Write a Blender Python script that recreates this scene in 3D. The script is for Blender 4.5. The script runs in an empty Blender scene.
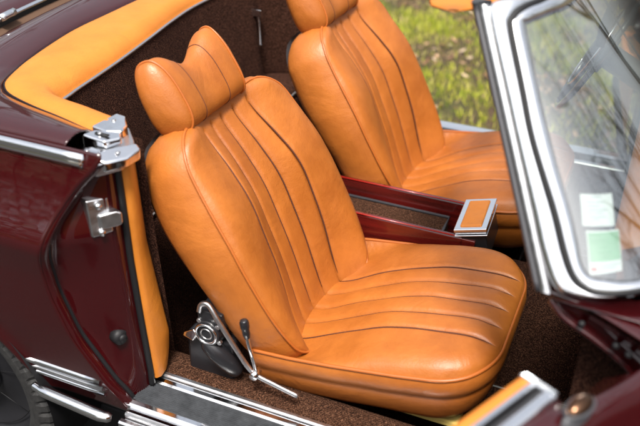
import bpy, math, random
import numpy as np
from mathutils import Vector, Matrix
random.seed(7)
R = math.radians
scene = bpy.context.scene
col = scene.collection
GZ = -0.10          # ground level

# ------------------------------------------------------------------ helpers
def link(name, verts, faces, mat, parent=None, smooth=True, kind=None):
    me = bpy.data.meshes.new(name)
    me.from_pydata([tuple(map(float, v)) for v in verts], [], [tuple(f) for f in faces])
    me.validate()
    if mat is not None:
        me.materials.append(mat)
    if smooth:
        me.polygons.foreach_set('use_smooth', [True] * len(me.polygons))
    me.update()
    o = bpy.data.objects.new(name, me)
    col.objects.link(o)
    if parent is not None:
        o.parent = parent
        if parent.parent is None:            # child of the thing's Empty
            o.location = -parent.location
    if kind:
        o['kind'] = kind
    return o

class MB:
    def __init__(s):
        s.v = []; s.f = []
    def add(s, v, f):
        n = len(s.v); s.v += list(v); s.f += [tuple(i + n for i in q) for q in f]
    def grid(s, P, closed_i=False, closed_j=False, flip=False):
        ni = len(P); nj = len(P[0]); n = len(s.v)
        for r in P: s.v += [tuple(p) for p in r]
        for i in range(ni if closed_i else ni - 1):
            for j in range(nj if closed_j else nj - 1):
                a = n + i * nj + j; b = n + ((i + 1) % ni) * nj + j
                c = n + ((i + 1) % ni) * nj + (j + 1) % nj; d = n + i * nj + (j + 1) % nj
                s.f.append((a, d, c, b) if flip else (a, b, c, d))
    def tube(s, pts, r, n=8, closed=False, cap=True, squash=None):
        pts = [Vector(p) for p in pts]; m = len(pts); n0 = len(s.v)
        up = None
        for i, p in enumerate(pts):
            if closed: t = pts[(i + 1) % m] - pts[i - 1]
            else: t = pts[min(i + 1, m - 1)] - pts[max(i - 1, 0)]
            if t.length < 1e-9: t = Vector((0, 0, 1))
            t.normalize()
            if up is None:
                up = Vector((0, 0, 1)) if abs(t.z) < .9 else Vector((0, 1, 0))
            up = (up - t * up.dot(t)).normalized(); sd = t.cross(up)
            ri = r[i] if isinstance(r, (list, tuple)) else r
            for k in range(n):
                a = 2 * math.pi * k / n
                s.v.append(tuple(p + up * (math.cos(a) * ri * (squash or 1)) + sd * (math.sin(a) * ri)))
        for i in range(m if closed else m - 1):
            for k in range(n):
                a = n0 + i * n + k; b = n0 + i * n + (k + 1) % n
                c = n0 + ((i + 1) % m) * n + (k + 1) % n; d = n0 + ((i + 1) % m) * n + k
                s.f.append((a, b, c, d))
        if cap and not closed:
            s.f.append(tuple(n0 + k for k in range(n))[::-1]); s.f.append(tuple(n0 + (m - 1) * n + k for k in range(n)))
    def box(s, x0, x1, y0, y1, z0, z1, M=None):
        v = [Vector((x, y, z)) for x in (x0, x1) for y in (y0, y1) for z in (z0, z1)]
        if M is not None: v = [M @ p for p in v]
        s.add([tuple(p) for p in v], [(0, 1, 3, 2), (4, 6, 7, 5), (0, 4, 5, 1), (2, 3, 7, 6), (0, 2, 6, 4), (1, 5, 7, 3)])
    def prism(s, top, bot):
        n = len(top); s.add(list(top) + list(bot), [tuple(range(n)), tuple(range(2 * n - 1, n - 1, -1))] +
                            [(i, i + n, (i + 1) % n + n, (i + 1) % n) for i in range(n)])
    def build(s, name, mat, parent=None, smooth=True, kind=None, bevel=0, seg=2):
        o = link(name, s.v, s.f, mat, parent, smooth, kind)
        if bevel:
            b = o.modifiers.new('bevel', 'BEVEL'); b.width = bevel; b.segments = seg; b.limit_method = 'ANGLE'; b.harden_normals = True
            o.data.polygons.foreach_set('use_smooth', [True] * len(o.data.polygons))
        return o

def cat(pts, k=8, closed=False):
    pts = [np.array(p, float) for p in pts]; n = len(pts); out = []
    for i in range(n if closed else n - 1):
        if closed: p0, p1, p2, p3 = pts[i - 1], pts[i], pts[(i + 1) % n], pts[(i + 2) % n]
        else: p0, p1, p2, p3 = pts[max(i - 1, 0)], pts[i], pts[i + 1], pts[min(i + 2, n - 1)]
        for j in range(k):
            t = j / k
            out.append(.5 * ((2 * p1) + (-p0 + p2) * t + (2 * p0 - 5 * p1 + 4 * p2 - p3) * t * t + (-p0 + 3 * p1 - 3 * p2 + p3) * t ** 3))
    if not closed: out.append(pts[-1])
    return out

def sstep(a, b, x):
    t = min(1, max(0, (x - a) / (b - a))); return t * t * (3 - 2 * t)
def interp(x, xs, ys): return float(np.interp(x, xs, ys))

# ------------------------------------------------------------------ materials
def newmat(name):
    m = bpy.data.materials.new(name); m.use_nodes = True
    nt = m.node_tree; b = nt.nodes['Principled BSDF']
    return m, nt, b
def N(nt, t, **kw):
    n = nt.nodes.new(t)
    for k, v in kw.items(): setattr(n, k, v)
    return n
def noise(nt, scale, detail=4, rough=.5, coord='Object', dist=0):
    tc = N(nt, 'ShaderNodeTexCoord'); n = N(nt, 'ShaderNodeTexNoise')
    n.inputs['Scale'].default_value = scale; n.inputs['Detail'].default_value = detail
    n.inputs['Roughness'].default_value = rough; n.inputs['Distortion'].default_value = dist
    nt.links.new(tc.outputs[coord], n.inputs['Vector']); return n
def ramp(nt, src, stops):
    r = N(nt, 'ShaderNodeValToRGB'); e = r.color_ramp.elements
    while len(e) < len(stops): e.new(.5)
    for q, (p, c) in zip(e, stops): q.position = p; q.color = (*c, 1)
    nt.links.new(src, r.inputs['Fac']); return r
def bump(nt, b, src, strength, dist, prev=None):
    n = N(nt, 'ShaderNodeBump'); n.inputs['Strength'].default_value = strength; n.inputs['Distance'].default_value = dist
    nt.links.new(src, n.inputs['Height'])
    if prev is not None: nt.links.new(prev.outputs['Normal'], n.inputs['Normal'])
    nt.links.new(n.outputs['Normal'], b.inputs['Normal']); return n
def plain(name, c, rough=.5, metal=0, coat=0, spec=.5):
    m, nt, b = newmat(name)
    b.inputs['Base Color'].default_value = (*c, 1); b.inputs['Roughness'].default_value = rough
    b.inputs['Metallic'].default_value = metal; b.inputs['Coat Weight'].default_value = coat
    b.inputs['Coat Roughness'].default_value = .03; b.inputs['Specular IOR Level'].default_value = spec
    return m
def leather(name, c1, c2, rough=.44, wr=.40):
    m, nt, b = newmat(name)
    n = noise(nt, 6, 7, .68)
    r = ramp(nt, n.outputs['Fac'], [(.32, c1), (.68, c2)])
    nt.links.new(r.outputs['Color'], b.inputs['Base Color'])
    n2 = noise(nt, 16, 3, .6)
    mr = N(nt, 'ShaderNodeMapRange'); mr.inputs['To Min'].default_value = rough - .08; mr.inputs['To Max'].default_value = rough + .1
    nt.links.new(n2.outputs['Fac'], mr.inputs['Value']); nt.links.new(mr.outputs['Result'], b.inputs['Roughness'])
    w = noise(nt, 8, 4, .55, dist=.7)
    b1 = bump(nt, b, w.outputs['Fac'], wr, .012)
    tc = N(nt, 'ShaderNodeTexCoord'); v = N(nt, 'ShaderNodeTexVoronoi'); v.inputs['Scale'].default_value = 330
    nt.links.new(tc.outputs['Object'], v.inputs['Vector'])
    n4 = noise(nt, 42, 4, .6, dist=.8); b15 = bump(nt, b, n4.outputs['Fac'], .16, .0018, b1)
    b2 = bump(nt, b, v.outputs['Distance'], .20, .0012, b15)
    g = noise(nt, 900, 2, .5)
    bump(nt, b, g.outputs['Fac'], .12, .0006, b2)
    b.inputs['Specular IOR Level'].default_value = .5
    return m
M = {}
M['leather'] = leather('tan_leather', (.26, .071, .0085), (.385, .119, .018))
M['leather_rim'] = leather('yellow_tan_leather', (.42, .132, .012), (.51, .168, .018), .46, .35)
M['piping'] = plain('piping_leather', (.34, .09, .014), .4)
M['stitch_shade'] = plain('thread_and_fold_shade', (.07, .016, .004), .8)  # near-black brown: seam thread together with the shade inside the fold
M['foam'] = plain('yellow_foam', (.6, .45, .12), .9)
M['chrome'] = plain('chrome', (.82, .83, .85), .10, 1)
def brushed(name, c, rough):
    m, nt, b = newmat(name); b.inputs['Metallic'].default_value = 1; b.inputs['Base Color'].default_value = (*c, 1)
    n = noise(nt, 60, 4, .7); mr = N(nt, 'ShaderNodeMapRange'); mr.inputs['To Min'].default_value = rough * .6; mr.inputs['To Max'].default_value = rough * 1.7
    nt.links.new(n.outputs['Fac'], mr.inputs['Value']); nt.links.new(mr.outputs['Result'], b.inputs['Roughness'])
    n3 = noise(nt, 12, 3, .6); bump(nt, b, n3.outputs['Fac'], .12, .01)
    return m
M['chrome'] = brushed('chrome', (.86, .87, .89), .10)
M['satin'] = brushed('satin_metal', (.62, .62, .63), .28)
M['frame'] = brushed('polished_frame', (.93, .94, .96), .16)
M['lens'] = plain('bronze_lens', (.28, .10, .02), .12, 0, 1)
M['rubber'] = plain('black_rubber', (.008, .008, .009), .55, spec=.3)
M['dkgrey'] = plain('grey_rubber', (.04, .04, .045), .5)
M['blackplastic'] = plain('black_plastic', (.012, .012, .014), .28)
M['vinyl'] = plain('dark_vinyl', (.05, .05, .055), .5)
def paint():
    m, nt, b = newmat('burgundy_paint')
    n = noise(nt, 300, 2, .5)
    r = ramp(nt, n.outputs['Fac'], [(.35, (.023, .0003, .0009)), (.65, (.031, .0005, .0014))])
    nt.links.new(r.outputs['Color'], b.inputs['Base Color'])
    b.inputs['Roughness'].default_value = .5; b.inputs['Metallic'].default_value = 0; b.inputs['Specular IOR Level'].default_value = .1
    b.inputs['Coat Weight'].default_value = 1; b.inputs['Coat Roughness'].default_value = .02; b.inputs['Coat IOR'].default_value = 1.65
    n2 = noise(nt, 7, 3, .5)
    bp = bump(nt, b, n2.outputs['Fac'], .022, .02)
    nt.links.new(bp.outputs['Normal'], b.inputs['Coat Normal'])
    return m
M['paint'] = paint()
M['wood'] = None
def woodm():
    m, nt, b = newmat('red_lacquered_wood')
    tc = N(nt, 'ShaderNodeTexCoord'); mp = N(nt, 'ShaderNodeMapping'); mp.inputs['Scale'].default_value = (4, 60, 60)
    n = N(nt, 'ShaderNodeTexNoise'); n.inputs['Scale'].default_value = 1; n.inputs['Detail'].default_value = 6
    nt.links.new(tc.outputs['Object'], mp.inputs['Vector']); nt.links.new(mp.outputs['Vector'], n.inputs['Vector'])
    r = ramp(nt, n.outputs['Fac'], [(.3, (.030, .0025, .0025)), (.7, (.115, .008, .006))])
    nt.links.new(r.outputs['Color'], b.inputs['Base Color'])
    b.inputs['Roughness'].default_value = .25; b.inputs['Coat Weight'].default_value = .8; b.inputs['Coat Roughness'].default_value = .05
    return m
M['wood'] = woodm()
def carpet(name, a, bb, c, sc=260):
    m, nt, b = newmat(name)
    n = noise(nt, sc, 2, .7); n0 = noise(nt, 6, 3, .6)
    r = ramp(nt, n.outputs['Fac'], [(.36, a), (.52, bb), (.66, c)])
    mx = N(nt, 'ShaderNodeMixRGB', blend_type='MULTIPLY'); mx.inputs['Fac'].default_value = .5
    r0 = ramp(nt, n0.outputs['Fac'], [(.3, (.55, .5, .5)), (.7, (1, 1, 1))])
    nt.links.new(r.outputs['Color'], mx.inputs['Color1']); nt.links.new(r0.outputs['Color'], mx.inputs['Color2'])
    nt.links.new(mx.outputs['Color'], b.inputs['Base Color'])
    b.inputs['Roughness'].default_value = 1; b.inputs['Specular IOR Level'].default_value = .1
    bp_ = bump(nt, b, n.outputs['Fac'], 1, .006)
    if sc > 335:
        tc = N(nt, 'ShaderNodeTexCoord'); mp = N(nt, 'ShaderNodeMapping'); mp.inputs['Rotation'].default_value = (0, 0, R(35)); wv = N(nt, 'ShaderNodeTexWave'); wv.inputs['Scale'].default_value = 55; wv.inputs['Distortion'].default_value = 3; wv.inputs['Detail'].default_value = 2
        nt.links.new(tc.outputs['Object'], mp.inputs['Vector']); nt.links.new(mp.outputs['Vector'], wv.inputs['Vector']); bump(nt, b, wv.outputs['Fac'], .8, .004, bp_)
    return m
M['carpet'] = carpet('brown_carpet', (.008, .003, .002), (.036, .014, .0085), (.13, .056, .034), 330)
M['carpet2'] = carpet('brown_loop_carpet', (.014, .006, .0035), (.075, .032, .017), (.22, .11, .065), 340)
M['binding'] = plain('carpet_binding', (.16, .15, .15), .6)
def ribbed():
    m, nt, b = newmat('ribbed_rubber_plate'); b.inputs['Specular IOR Level'].default_value = .3
    b.inputs['Roughness'].default_value = .5
    n = noise(nt, 40, 5, .7); r = ramp(nt, n.outputs['Fac'], [(.3, (.022, .024, .027)), (.75, (.05, .054, .06))])
    nt.links.new(r.outputs['Color'], b.inputs['Base Color']); return m
M['ribbed'] = ribbed()
def tyrem():
    m, nt, b = newmat('tyre_rubber'); n = noise(nt, 90, 5, .7)
    r = ramp(nt, n.outputs['Fac'], [(.3, (.006, .006, .0065)), (.75, (.028, .027, .026))])
    nt.links.new(r.outputs['Color'], b.inputs['Base Color']); b.inputs['Roughness'].default_value = .7
    bump(nt, b, n.outputs['Fac'], .5, .003); return m
M['tyre'] = tyrem()
def glassm():
    m, nt, b = newmat('windscreen_glass'); nt.nodes.remove(b)
    out = nt.nodes['Material Output']
    tr = N(nt, 'ShaderNodeBsdfTransparent'); tr.inputs['Color'].default_value = (.93, .97, .95, 1)
    gl = N(nt, 'ShaderNodeBsdfGlossy'); gl.inputs['Roughness'].default_value = .0
    lw = N(nt, 'ShaderNodeLayerWeight'); lw.inputs['Blend'].default_value = .5
    p = N(nt, 'ShaderNodeMath', operation='POWER'); p.inputs[1].default_value = 4
    mu = N(nt, 'ShaderNodeMath', operation='MULTIPLY_ADD'); mu.inputs[1].default_value = .95; mu.inputs[2].default_value = .30
    nt.links.new(lw.outputs['Facing'], p.inputs[0]); nt.links.new(p.outputs[0], mu.inputs[0])
    mx = N(nt, 'ShaderNodeMixShader'); nt.links.new(mu.outputs[0], mx.inputs['Fac'])
    nt.links.new(tr.outputs[0], mx.inputs[1]); nt.links.new(gl.outputs[0], mx.inputs[2]); nt.links.new(mx.outputs[0], out.inputs['Surface'])
    return m
M['glass'] = glassm()
M['white_paper'] = plain('white_paper', (.8, .81, .82), .6)
M['green_paper'] = plain('green_paper', (.20, .46, .24), .6)
M['ink_green'] = plain('green_ink', (.10, .35, .14), .7)
M['ink_grey'] = plain('grey_ink', (.22, .24, .32), .7)
M['ink_red'] = plain('red_ink', (.75, .08, .07), .6)
def island(name, stops, rough=.6, trans=0):
    m, nt, b = newmat(name); g = N(nt, 'ShaderNodeNewGeometry')
    r = ramp(nt, g.outputs['Random Per Island'], stops); nt.links.new(r.outputs['Color'], b.inputs['Base Color'])
    b.inputs['Roughness'].default_value = rough; b.inputs['Specular IOR Level'].default_value = .3
    if trans:
        out = nt.nodes['Material Output']; t = N(nt, 'ShaderNodeBsdfTranslucent'); mx = N(nt, 'ShaderNodeMixShader'); mx.inputs[0].default_value = trans
        nt.links.new(r.outputs['Color'], t.inputs['Color']); nt.links.new(b.outputs[0], mx.inputs[1]); nt.links.new(t.outputs[0], mx.inputs[2]); nt.links.new(mx.outputs[0], out.inputs['Surface'])
    return m
M['blade'] = island('grass_blades', [(0, (.09, .16, .008)), (.3, (.33, .42, .02)), (.6, (.60, .60, .06)), (.85, (.62, .56, .14)), (1, (.60, .46, .24))], .6, .35)
M['litter'] = island('leaf_litter', [(0, (.10, .045, .02)), (.45, (.18, .095, .045)), (.85, (.30, .19, .11)), (1, (.46, .36, .26))], .8)
M['bark'] = plain('bark', (.035, .03, .025), .9)
M['leaf'] = island('tree_leaves', [(0, (.03, .06, .01)), (.5, (.06, .10, .018)), (1, (.11, .12, .03))], .7)

# ------------------------------------------------------------------ the car
car = bpy.data.objects.new('convertible_car', None); col.objects.link(car)
car.location = (0, 0, GZ)
car['label'] = 'burgundy open-top convertible with tan leather seats and both doors standing open'
car['category'] = 'car'

# ---- seats
YC = -.375
A = R(28); nB = np.array((math.cos(A), 0, math.sin(A))); hB = np.array((-math.sin(A), 0, math.cos(A)))
P0 = np.array((.36, 0, .47))
B8 = R(8); nC = np.array((-math.sin(B8), 0, math.cos(B8))); cC = np.array((math.cos(B8), 0, math.sin(B8)))
def LB(w, h, d): p = P0 + hB * h + nB * d; return (p[0], YC + w, p[2])
def LC(w, c, d): p = P0 + cC * c + nC * d; return (p[0], YC + w, p[2])
S0W = (-.130, -.065, 0, .065, .130)
def smi(x, xs, ys, w=.03):
    q = np.interp(x + np.linspace(-w, w, 9), xs, ys); return float(q.mean())
def channel(w):
    """flat flutes with rounded shoulders and a narrow deep fold at every seam: 0 in a fold, 1 on the flute"""
    k = min(abs(w - a) for a in S0W)
    t = min(1, k / .0125)
    body_ = math.sqrt(max(0, 1 - (1 - t) ** 2))
    if -.13 < w < .13:
        u = ((w + .13) % .065) / .065 * 2 - 1
        body_ += .34 * (1 - u * u) - .17
    return body_
HB = .550
def hwB(h, side=-1):
    b = smi(h, [-.08, 0, .05, .12, .24, .34, .42, .50, .60], [.196, .232, .248, .260, .267, .263, .253, .238, .215], .035)
    b -= (.004 if side > 0 else 0)
    r = .080
    if h > HB - r: b = b - r + math.sqrt(max(0, r * r - (h - HB + r) ** 2))
    rb = .05
    if h < -.045 + rb: b = b - rb + math.sqrt(max(0, rb * rb - (h + .045 - rb) ** 2))
    return b
def fan(h): return 1 - .20 * sstep(.25, .53, h)
def pipeD(w, h):                                      # the sewn edge itself leans back towards the top
    return -.024 * sstep(.26, .54, h) - .030 * sstep(.34, .55, h) * max(0, 1 - (w / .23) ** 2)
def dB(w, h, hw, side):
    edge = 1 - abs(w) / max(hw, 1e-3); wu = w / fan(h)
    D0 = smi(h, [-.05, .03, .15, .33, .45, .51, .56], [-.078, -.070, -.050, -.034, -.050, -.066, -.062], .04)
    am = smi(h, [0, .15, .33, .50], [.022, .032, .036, .016], .05)
    full = .262
    q = min(1, max(0, (abs(wu) - .13) / (full - .13)))
    d13 = D0 + am; crest = .014 - .030 * sstep(.32, .52, h)
    if abs(wu) <= .13: d = D0 + am * (wu / .13) ** 2
    else: d = d13 + (crest - d13) * sstep(-.25, .72, q) - (crest - d13) * sstep(-.25, .72, 0) * (1 - q)
    pd = pipeD(w, h)
    rim = min(1, edge / .16) if hw > .02 else 0
    rt = min(1, max(0, (HB - h) / .032))
    k = math.sqrt(max(0, 1 - (1 - rim) ** 2)) * math.sqrt(max(0, 1 - (1 - rt) ** 2))
    g = .0140 * sstep(HB - .020, HB - .040, h) * sstep(1.02, .90, abs(w) / max(hw, .01)) * (channel(wu) - 1)
    return pd - .003 + (d - pd + .003) * k + g
def rowsB(n):
    hs = []
    for i in range(n + 1):
        t = i / n
        hs.append(-.045 + (HB + .045) * (.5 - .5 * math.cos(math.pi * t)) * .55 + (HB + .045) * t * .45)
    return hs
def cs_(a, b, n): return a + (b - a) * (.5 - .5 * np.cos(np.linspace(0, math.pi, n)))
FULL = np.concatenate([(-.13 - (.132) * (1 - np.cos(np.linspace(math.pi / 2, 0, 30))) )[:-1], cs_(-.13, -.065, 24)[:-1], cs_(-.065, 0, 24)[:-1],
                       cs_(0, .065, 24)[:-1], cs_(.065, .13, 24)[:-1], .13 + .132 * (1 - np.cos(np.linspace(0, math.pi / 2, 30)))])
def wlist(hl, hr_=None, f=1):
    """fixed stations that hit the seams exactly where the panel is wide enough"""
    hr_ = hl if hr_ is None else hr_; out = []
    for w in FULL:
        hw = hl if w < 0 else hr_; a = abs(w); lim = .13 * f
        if hw > lim + .015: v = a * f if a <= .13 else lim + (a - .13) / .132 * (hw - lim)
        else: v = a * hw / .262
        out.append(math.copysign(v, w))
    return out
def outlineB():
    hs = rowsB(60)
    L = [(-hwB(h, -1), h) for h in hs]; Rr = [(hwB(h, 1), h) for h in reversed(hs)]
    a, b = hwB(HB, -1), hwB(HB, 1)
    return L + [(-a + (a + b) * t / 10, HB) for t in range(1, 10)] + Rr
mb = MB(); P = []
for h in rowsB(110):
    hl, hr_ = hwB(h, -1), hwB(h, 1); P.append([LB(w, h, dB(w, h, hl if w < 0 else hr_, 0)) for w in wlist(hl, hr_, fan(h))])
mb.grid(P)
# side wall from the piping back to the rear edge
ol = outlineB(); n = len(ol)
cen = np.array((0, .27))
def off(pt, e):
    w, h = pt; v = np.array((w, (h - .30) * .75)); L_ = np.linalg.norm(v) + 1e-9
    # outward push, mostly sideways
    return (w + e * v[0] / L_, h + e * v[1] / L_)
prof = [(0, -.004), (.004, -.012), (.012, -.03), (.018, -.06), (.018, -.09), (.012, -.115), (-.002, -.133), (-.028, -.142)]
P = []
for e, d in prof:
    row = []
    for i, pt in enumerate(ol):
        w, h = off(pt, e)
        wob = .0028 * math.sin(h * 26 + d * 40) * math.sin(h * 11 + 2) * (1 if e > .01 else 0)
        hh = h - max(0, -d - .03) * .16 * sstep(.42, .565, h)
        k_ = min(1, -d / .13); thick = .028 * sstep(.15, .42, pt[1])
        row.append(LB(w + math.copysign(wob, w), hh, d + pipeD(*pt) * (1 - k_) - thick * k_))
    P.append(row)
mb.grid(P, flip=True)
hs = rowsB(30)
mb2 = MB()
mb2.grid([[LB(s * (hwB(h) - .02), h, -.142 - .028 * sstep(.15, .42, h) - .012 * (1 - s * s)) for s in np.linspace(-1, 1, 9)] for h in hs], flip=True)
# cushion is the seat part itself
Lc = .448
def hwC(c):
    b = interp(c, [-.10, .0, .1, .25, .4, .45], [.262, .268, .268, .262, .25, .24]); r = .13
    if c > Lc - r: b = b - r + r * max(0, 1 - ((c - Lc + r) / r) ** 2.2) ** .5
    return b
def cmax(w):
    return Lc
def dC(w, c, hw):
    s = abs(w) / max(hw, 1e-3)
    lenp = smi(c, [-.12, -.02, .08, .17, .26, .36, .42, .445, .48], [-.058, -.046, -.006, .024, .038, .040, .034, .028, .020], .028)
    prof = lenp + .006 * sstep(.55, .8, w / .262)
    rim = min(1, (1 - s) / .26); rf = min(1, (Lc - c) / .075)
    puff = math.sqrt(1 - (1 - rim) ** 2.2) * math.sqrt(1 - (1 - max(0, rf)) ** 2.2)
    d = prof * puff if prof > 0 else prof * (1 - (1 - rim) ** 3)
    d += .0145 * sstep(1.02, .86, s) * sstep(Lc - .006, Lc - .05, c) * (channel(w) - 1)
    d += .0016 * math.sin(c * 33 + w * 15) * math.sin(w * 27 + 1) * puff
    return d
cs = [-.10 + (Lc + .10) * (1 - (1 - i / 90) ** 1.6) for i in range(91)]
mc = MB()
mc.grid([[LC(w, c, dC(w, c, hwC(c))) for w in wlist(hwC(c))] for c in cs], flip=True)
def seam(name, pts, par, r_=.0020):
    n_ = len(pts); q = MB(); q.tube(pts, [r_ * min(1, .2 + i / 8, .15 + (n_ - 1 - i) / 12) for i in range(n_)], 6); return q.build(name, M['stitch_shade'], par)  # dark tube drawn along the fold, its shade put into the colour
olC = [(-hwC(c), c) for c in cs] + [(-hwC(Lc) + 2 * hwC(Lc) * t / 14, Lc) for t in range(1, 14)] + [(hwC(c), c) for c in reversed(cs)]
def offc(pt, e):
    w, c = pt; v = np.array((w, max(0, c - .15))); L_ = np.linalg.norm(v) + 1e-9
    return (w + e * v[0] / L_, c + e * v[1] / L_)
profC = [(0, -.003), (.004, -.012), (.004, -.03), (-.001, -.046), (-.006, -.052), (-.011, -.056), (-.010, -.064), (-.018, -.09), (-.035, -.125), (-.05, -.145), (-.07, -.15)]
mc.grid([[LC(*offc(pt, e), d) for pt in olC] for e, d in profC])
seat = mc.build('seat', M['leather'], car)
seat['label'] = 'tan fluted leather seat nearest the camera'
back = mb.build('backrest', M['leather'], seat)
shell = mb2.build('back_shell', M['vinyl'], seat)
pb = MB(); pb.tube([LB(w * 1.004, h + (.002 if h > .5 else 0), -.002 + pipeD(w, h)) for w, h in ol], .0034, 8)
pb.build('backrest_piping', M['piping'], seat)
pc = MB(); pc.tube([LC(w * 1.004, c, 0) for w, c in olC], .0042, 8); pc.build('cushion_piping', M['piping'], seat)
for w0 in S0W:
    seam('fluting_seam', [LB(w0 * fan(h), h, dB(w0 * fan(h), h, hwB(h, 1 if w0 > 0 else -1), 0) + .0100) for h in np.linspace(-.01, HB - .040, 60)], back)
    seam('fluting_seam', [LC(w0, c, dC(w0, c, hwC(c)) + .0108 * sstep(Lc - .006, Lc - .05, c) - .0012) for c in np.linspace(-.05, Lc - .012, 70)], seat)
# headrest : saddle shape, flared ends
HL = .126
ys = [-HL + 2 * HL * i / 56 for i in range(57)]
def hr(t):
    u = t / HL; a = abs(u)
    f = sstep(0.03, .84, a)
    rh = .066 + .022 * f; rd = .037 + .008 * f
    dc = -.070 + .004 * f
    hc = .538 + rh
    return rd, rh, dc, hc
def ring(t, k=1., n=56, tw=0):
    rd, rh, dc, hc = hr(t); out = []
    for i in range(n):
        a = 2 * math.pi * i / n; c_, s_ = math.cos(a), math.sin(a)
        ex = .74
        dd = math.copysign(abs(c_) ** ex, c_) * rd * k; h_ = math.copysign(abs(s_) ** ex, s_) * rh * k
        lean = .16 * (h_) * 0
        out.append(LB(-.030 + t + tw * (c_ * .010 * k) + .0 , hc + h_, dc + dd * (1 - .22 * s_)))
    return out
hm = MB()
P = [ring(t, tw=-sstep(.06, HL, abs(t)) * math.copysign(1, t)) for t in ys]
def rg(t_, k, tw, ext):
    rd, rh, dc, hc = hr(t_); out = []
    for p in ring(t_, k, tw=tw): out.append((p[0], p[1] + ext, p[2]))
    return out
cap0 = [rg(-HL, k, 1, -b_) for k, b_ in ((.985, .005), (.94, .0105), (.86, .0158), (.74, .0208), (.58, .0252), (.4, .0284), (.22, .0302), (.10, .0308))]
cap1 = [rg(HL, k, -1, b_) for k, b_ in ((.985, .005), (.94, .0105), (.86, .0158), (.74, .0208), (.58, .0252), (.4, .0284), (.22, .0302), (.10, .0308))]
hm.grid(cap0[::-1] + P + cap1, closed_j=True, flip=True); nn_ = len(hm.v); hm.f.append(tuple(range(56))[::-1]); hm.f.append(tuple(range(nn_ - 56, nn_)))
head = hm.build('headrest', M['leather'], seat)
for t_, tw in ((-HL, 1), (HL, -1)):
    hp = MB(); hp.tube([tuple(np.array(p) + np.array((0, math.copysign(.001, t_), 0))) for p in ring(t_, 1.012, tw=tw)], .0028, 6, closed=True)
    hp.build('headrest_piping', M['piping'], head)
for t_ in (-.052, .056):
    hp = MB(); hp.tube(ring(t_, 1.0, tw=-sstep(.06, HL, abs(t_)) * math.copysign(1, t_)), .0013, 5, closed=True); hp.build('headrest_seam', M['stitch_shade'], head)
for sp_ in (-.07, .07):
    st = MB(); st.tube([LB(sp_, .50, -.085), LB(sp_, .585, -.085)], .007, 10); st.build('headrest_post', M['chrome'], seat)
fo = MB(); fo.add([LC(-.16, .385, -.152), LC(-.07, .40, -.152), LC(-.07, .37, -.165), LC(-.16, .35, -.165)], [(0, 1, 2, 3)])
fm = MB(); M4 = None
fm.box(.60, .74, -.56, -.44, .325, .345); fm.build('seat_underside', M['foam'], seat, bevel=.006)
# seat hardware on the outer side
hb = MB()
path = cat([(.146, -.664, .552), (.153, -.664, .574), (.172, -.664, .577), (.196, -.668, .545), (.240, -.668, .475), (.280, -.668, .422), (.335, -.668, .405), (.394, -.668, .392)], 6)
for yy in (0,):
    P = []
    for i, p in enumerate(path):
        a = path[max(i - 1, 0)]; b = path[min(i + 1, len(path) - 1)]; t = b - a; t /= np.linalg.norm(t); nn = np.array((-t[2], 0, t[0]))
        w_ = .0055
        P.append([p + nn * w_ + np.array((0, .0, 0)), p + nn * w_ + np.array((0, -.006, 0)), p + nn * (w_ * .6) + np.array((0, -.008, 0)), p - nn * (w_ * .6) + np.array((0, -.008, 0)),
                  p - nn * w_ + np.array((0, -.006, 0)), p - nn * w_ + np.array((0, 0, 0))])
    hb.grid(P, closed_j=True)
    hb.f.append(tuple(range(len(hb.v) - 6, len(hb.v))))
hb.build('hinge_bracket', M['satin'], seat, bevel=0)
hb2 = MB(); hb2.box(.09, .215, -.645, -.60, .30, .46); hb2.build('hinge_plate', M['blackplastic'], seat, bevel=.01)
for y0, y1 in ((-.612, -.585), (-.205, -.178)):
    rl = MB(); rl.box(.06, .74, y0, y1, .285, .30); rl.build('seat_rail', M['blackplastic'], seat, bevel=.003)
lv = MB(); lv.tube(cat([(.290, -.672, .425), (.288, -.682, .47), (.282, -.688, .515), (.277, -.688, .545)], 4), .0045, 8)
lv.tube([(.288, -.660, .422), (.288, -.686, .422)], .010, 12); lever = lv.build('recline_lever', M['chrome'], seat)
kb = MB(); kb.tube(cat([(.279, -.688, .535), (.277, -.688, .545), (.274, -.688, .566), (.272, -.688, .580), (.2715, -.688, .584)], 3), [.006] + [.007] * 2 + [.009] * 3 + [.011] * 3 + [.009] * 2 + [.006, .003], 10)
kb.build('lever_knob', M['blackplastic'], seat)
sc = MB(); sc.tube(cat([(.60, -.25, .33), (.40, -.12, .36), (.37, -.075, .42), (.40, -.085, .44)], 5), .011, 8, squash=.5)
sc.build('belt_strap', M['dkgrey'], seat)

# second seat : copy of the first and of every piece of it
seat2 = seat.copy(); col.objects.link(seat2); seat2.parent = car; seat2.location = (0, .746 + .375 * .02 + .010, -GZ); seat2.scale = (1, 1.02, 1)
seat2['label'] = 'tan fluted leather seat on the far side'
for ch in list(seat.children):
    if ch.name.split('.')[0] in ('belt_strap', 'hinge_bracket', 'hinge_plate', 'recline_lever', 'lever_knob', 'seat_underside'): continue
    c = ch.copy(); col.objects.link(c); c.parent = seat2
    for g_ in ch.children:
        d_ = g_.copy(); col.objects.link(d_); d_.parent = c

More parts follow.
